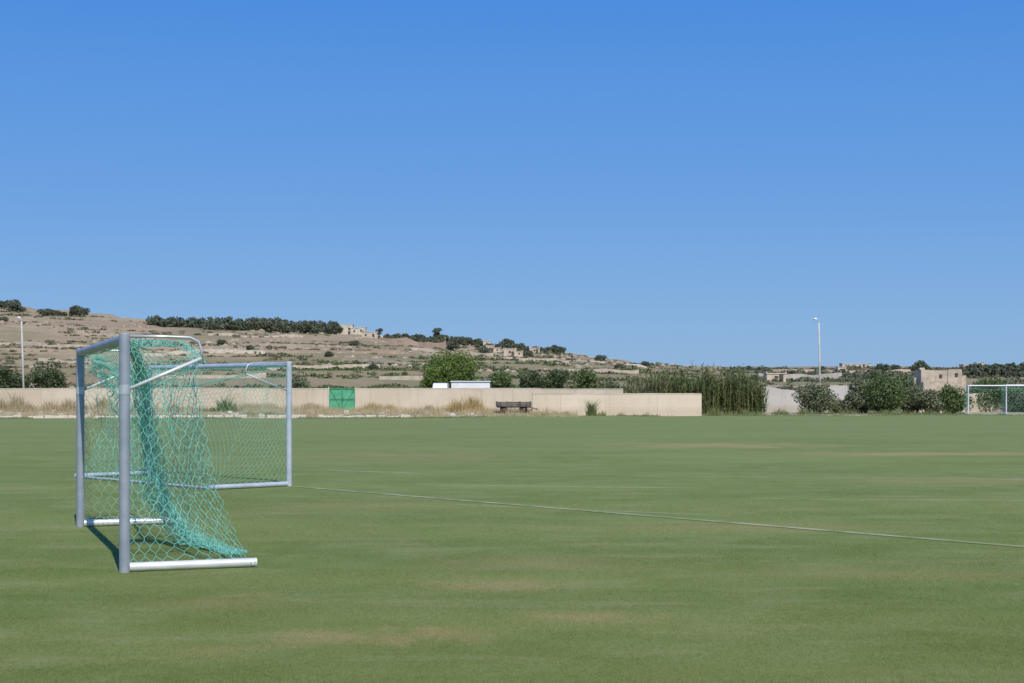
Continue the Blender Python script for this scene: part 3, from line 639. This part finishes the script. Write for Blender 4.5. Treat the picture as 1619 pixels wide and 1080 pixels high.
def goal(N,Fp,side,Db,Dt,H,label,mats,netmat,rc=.0028,cell=.044,rp=.045,bunch=None,rear=False,wild=1.,hr=.013):
    N=np.array([*N,0.]);Fp=np.array([*Fp,0.]); W=np.linalg.norm(Fp-N); e=(Fp-N)/W; b=np.array([e[1],-e[0],0])*side; up=np.array([0,0,1.])
    z0=.012
    r=root('football_goal',(N[0],N[1],z0),label,'goal','portable football goals on the field')
    p=lambda w,d,z: e*w+b*d+up*z
    pm,bm,hm=mats
    for w in(0,W):
        Geo().tube([p(w,0,0),p(w,0,H-.03),p(w,0,H-.005),p(w,0,H+.004)],[rp,rp,rp,rp*.8],24).obj('post',pm,r)
        g=Geo().tube([p(w,rp*.9,.042),p(w,Db,.042)],rp*.85,20); q=g.obj('base_bar',bm,r)
        Geo().tube([p(w,Db+.002,.042),p(w,Db+.02,.042)],rp*.9,16).obj('end_cap',bm,q)
        hp=[p(w,0.03,H-.02),p(w,Dt*.55,H-.02),p(w,Dt*.85,H-.025),p(w,Dt*.96,H-.06),p(w,Dt,H-.13),p(w,Dt,H-.2)]
        Geo().tube(hp,hr,8).obj('net_support',hm,r,smooth=True)
        Geo().tube([p(w,Dt,H-.2),p(w,.02,H*.765)],hr*1.15,8).obj('brace',bm,r,smooth=True)
        Geo().tube([p(w,0,H*.765-.04),p(w,0,H*.765+.04)],rp*1.08,16).obj('clamp',hm,r)
    Geo().tube([p(rp*.8,0,H-.045),p(W-rp*.8,0,H-.045)],rp*.98,24).obj('crossbar',pm,r)
    if rear: Geo().tube([p(.03,Db,.03),p(W-.03,Db,.03)],.02,10).obj('rear_bar',bm,r)
    def D(z,w):
        t=z/H; base=Dt+(Db-Dt)*(1-t)**2.6; s=math.sin(math.pi*min(max(w/W,0),1))
        return base*(1-.28*s*wild*(1-.5*(1-t)**3))
    nz=lambda a,b_,s=1.: float(fbm(a,b_,3))*s
    A=[];B=[]
    def addn(S,nu,nv):
        a,bb=hexnet(S,nu,nv); A.extend(a);B.extend(bb)
    for w,sg in((0,1),(W,-1)):
        def S(u,v,w=w,sg=sg):
            z=.05+v*(H-.12 - .1*u); d=.03+u*(D(z,w)-.03); sl=math.sin(math.pi*u)*math.sin(math.pi*min(1,v*1.0))
            zz=z-.07*math.sin(math.pi*u)*(1 if v>.5 else v*2)+.05*nz(u*3+w,v*5)
            return p(w+sg*(.03+.14*sl*wild*nz(u*2+3+w,v*3)),min(d+.13*wild*nz(u*3+w,v*4+7)*math.sin(math.pi*u),Db),zz)
        addn(S,max(6,int(Db*.8/cell)),int(H/cell*.58))
    def Sb(u,v):
        w=u*W; s=math.sin(math.pi*u); ztop=H-.2-.22*s*wild; z=.02+v*(ztop-.02)
        return p(w+.06*nz(u*9,v*4),min(Db,D(z,w)+.10*wild*nz(u*7+5,v*3+2)*(v+.15)),max(.02,z+.03*nz(u*8,v*6)))
    addn(Sb,int(W/cell*.6),int(H/cell*.58))
    def St(u,v):
        w=u*W; s=math.sin(math.pi*u); zb=H-.2-.22*s*wild; d=v*D(zb,w); z=(H-.06)*(1-v)+zb*v-.10*wild*math.sin(math.pi*v)*(s+.2)
        if v<.02: z=H-.09
        return p(w,.03+d,z+.02*nz(u*9,v*4+3))
    addn(St,int(W/cell*.6),max(4,int(Dt/cell*.55)))
    cords('net',A,B,rc,netmat,r)
    ra=[];rb=[]
    for S_ in (lambda u:Sb(u,0),lambda u:St(u,1),lambda u:St(u,0)):
        pts=[S_(k/40) for k in range(41)]; ra+=pts[:-1]; rb+=pts[1:]
    cords('net_rope',ra,rb,rc*1.7,netmat,r)
    if bunch:
        for (pts,wd,dens,nm) in bunch:
            pts=[np.array(q)-np.array([N[0],N[1],0]) for q in pts]; A=[];B=[]; m=len(pts)-1
            def C(t):
                x=t*m; i=min(int(x),m-1); f=x-i; P0=pts[max(i-1,0)];P1=pts[i];P2=pts[i+1];P3=pts[min(i+2,m)]
                return .5*(2*P1+(P2-P0)*f+(2*P0-5*P1+4*P2-P3)*f*f+(3*P1-P0-3*P2+P3)*f**3)
            K=90; ph=rng.random((dens,6))*6.28
            for s in range(dens):
                prev=None
                for k in range(K+1):
                    t=k/K; q=C(t).copy(); wdt=wd[0]+(wd[1]-wd[0])*math.sin(min(t*1.35,1.35)*math.pi/2*1.1) if wd[1]>wd[0] else wd[0]*(1-t)+wd[1]*t
                    o1=wdt*(.5*math.sin(ph[s,0]+t*5*(1+ph[s,3]/6))+.3*math.sin(ph[s,1]+t*23)+.18*math.sin(ph[s,2]+t*61)); o2=wdt*(.5*math.cos(ph[s,2]+t*7)+.3*math.sin(ph[s,4]+t*31))
                    q=q+np.array([o1,o2*1.2,0])+up*(.35*wdt*math.sin(ph[s,5]+t*37)); q[2]=max(q[2],.015+.02*abs(math.sin(ph[s,1]+k)))
                    if prev is not None: A.append(prev);B.append(q)
                    prev=q
            cords('gathered_net',A,B,rc,netmat,r)
    return r
N1=(-3.249,12.73); F1=(-4.84,17.02)
def w3(px,py,d): return (at(px,d),d,hz(py,d))
bun=[([w3(208,545,13.3),w3(222,600,14.0),w3(230,670,14.4),w3(240,740,14.7),w3(260,805,14.9),w3(294,848,15.0),w3(335,870,14.6),w3(372,884,14.0)],(.055,.18),48,'b'),
     ([w3(208,545,13.3),w3(245,545,14.0),w3(290,548,14.2),w3(318,575,13.6)],(.10,.06),12,'b'),
     ([w3(150,566,16.6),w3(160,590,16.6),w3(180,620,16.8),w3(190,660,17.0)],(.12,.10),14,'c')]
goal(N1,F1,1,1.09,.64,2.0,"portable grey aluminium football goal with sagging teal net",(MT['alu'],MT['whitebar'],MT['steel']),MT['net'],bunch=bun,wild=1.15)
goal((-3.58,24.37),(-6.62,27.75),-1,1.45,.8,2.0,"portable pale metal football goal with green net, facing away",(MT['alu2'],MT['alu2'],MT['alu2']),MT['net2'],rc=.0028,rear=True,wild=.8,hr=.009)
goal((at(1531,100),100),(at(1531,100)+5,100.3),-1,1.2,.8,2.0,"white framed football goal with green net on the far side",(MT['whitebar'],MT['whitebar'],MT['steel']),MT['net2'],rc=.0032,cell=.085,wild=.6)
goal((at(1591,104),104),(at(1591,104)+5,104.6),-1,1.2,.8,2.05,"white framed football goal standing behind another goal",(MT['whitebar'],MT['whitebar'],MT['steel']),MT['net2'],rc=.0032,cell=.085,wild=.6)

# ------------------------------------------------------------ light
EL=math.radians(48); az=(.29,-.957)
sd=bpy.data.lights.new('sun','SUN'); sd.energy=4.0; sd.angle=math.radians(.5); sd.color=(1,.94,.83)
so=bpy.data.objects.new('sun',sd); COL.objects.link(so)
v=Vector((az[0]*math.cos(EL),az[1]*math.cos(EL),math.sin(EL))); so.rotation_euler=v.to_track_quat('Z','Y').to_euler(); so.location=(0,0,50)
w=bpy.data.worlds.new("World"); S.world=w; w.use_nodes=True; nt=w.node_tree; bg=nt.nodes['Background']
sk=nt.nodes.new('ShaderNodeTexSky'); sk.sky_type='NISHITA'; sk.sun_disc=False; sk.sun_elevation=EL; sk.sun_rotation=math.atan2(az[0],az[1])
sk.air_density=1.0; sk.dust_density=.3; sk.ozone_density=2.5; sk.altitude=0
tc=nt.nodes.new('ShaderNodeTexCoord'); sx=nt.nodes.new('ShaderNodeSeparateXYZ'); nt.links.new(tc.outputs['Generated'],sx.inputs[0])
cr=nt.nodes.new('ShaderNodeValToRGB'); nt.links.new(sx.outputs[2],cr.inputs[0])
e=cr.color_ramp.elements; e[0].position=0.0; e[0].color=(.225,.425,.70,1); e[1].position=1.; e[1].color=(.03,.15,.5,1)
for pz,c in ((.04,(.190,.395,.72)),(.12,(.122,.332,.745)),(.25,(.055,.255,.745)),(.5,(.035,.19,.62))):
    q=cr.color_ramp.elements.new(pz); q.color=(*c,1)
sc=nt.nodes.new('ShaderNodeVectorMath'); sc.operation='SCALE'; sc.inputs['Scale'].default_value=10.; nt.links.new(cr.outputs[0],sc.inputs[0])
mx=nt.nodes.new('ShaderNodeMix'); mx.data_type='RGBA'; mx.inputs[0].default_value=.87; nt.links.new(sk.outputs[0],mx.inputs[6]); nt.links.new(sc.outputs[0],mx.inputs[7])
nt.links.new(mx.outputs[2],bg.inputs[0]); bg.inputs[1].default_value=.1
cd=bpy.data.cameras.new('camera'); co=bpy.data.objects.new('camera',cd); COL.objects.link(co); co.location=(0,0,CAM_H); co.rotation_euler=(math.radians(90),0,0)
cd.sensor_width=36; cd.lens=36*F/1619; cd.shift_y=80.5/1619; cd.clip_end=20000; cd.clip_start=.1
S.camera=co
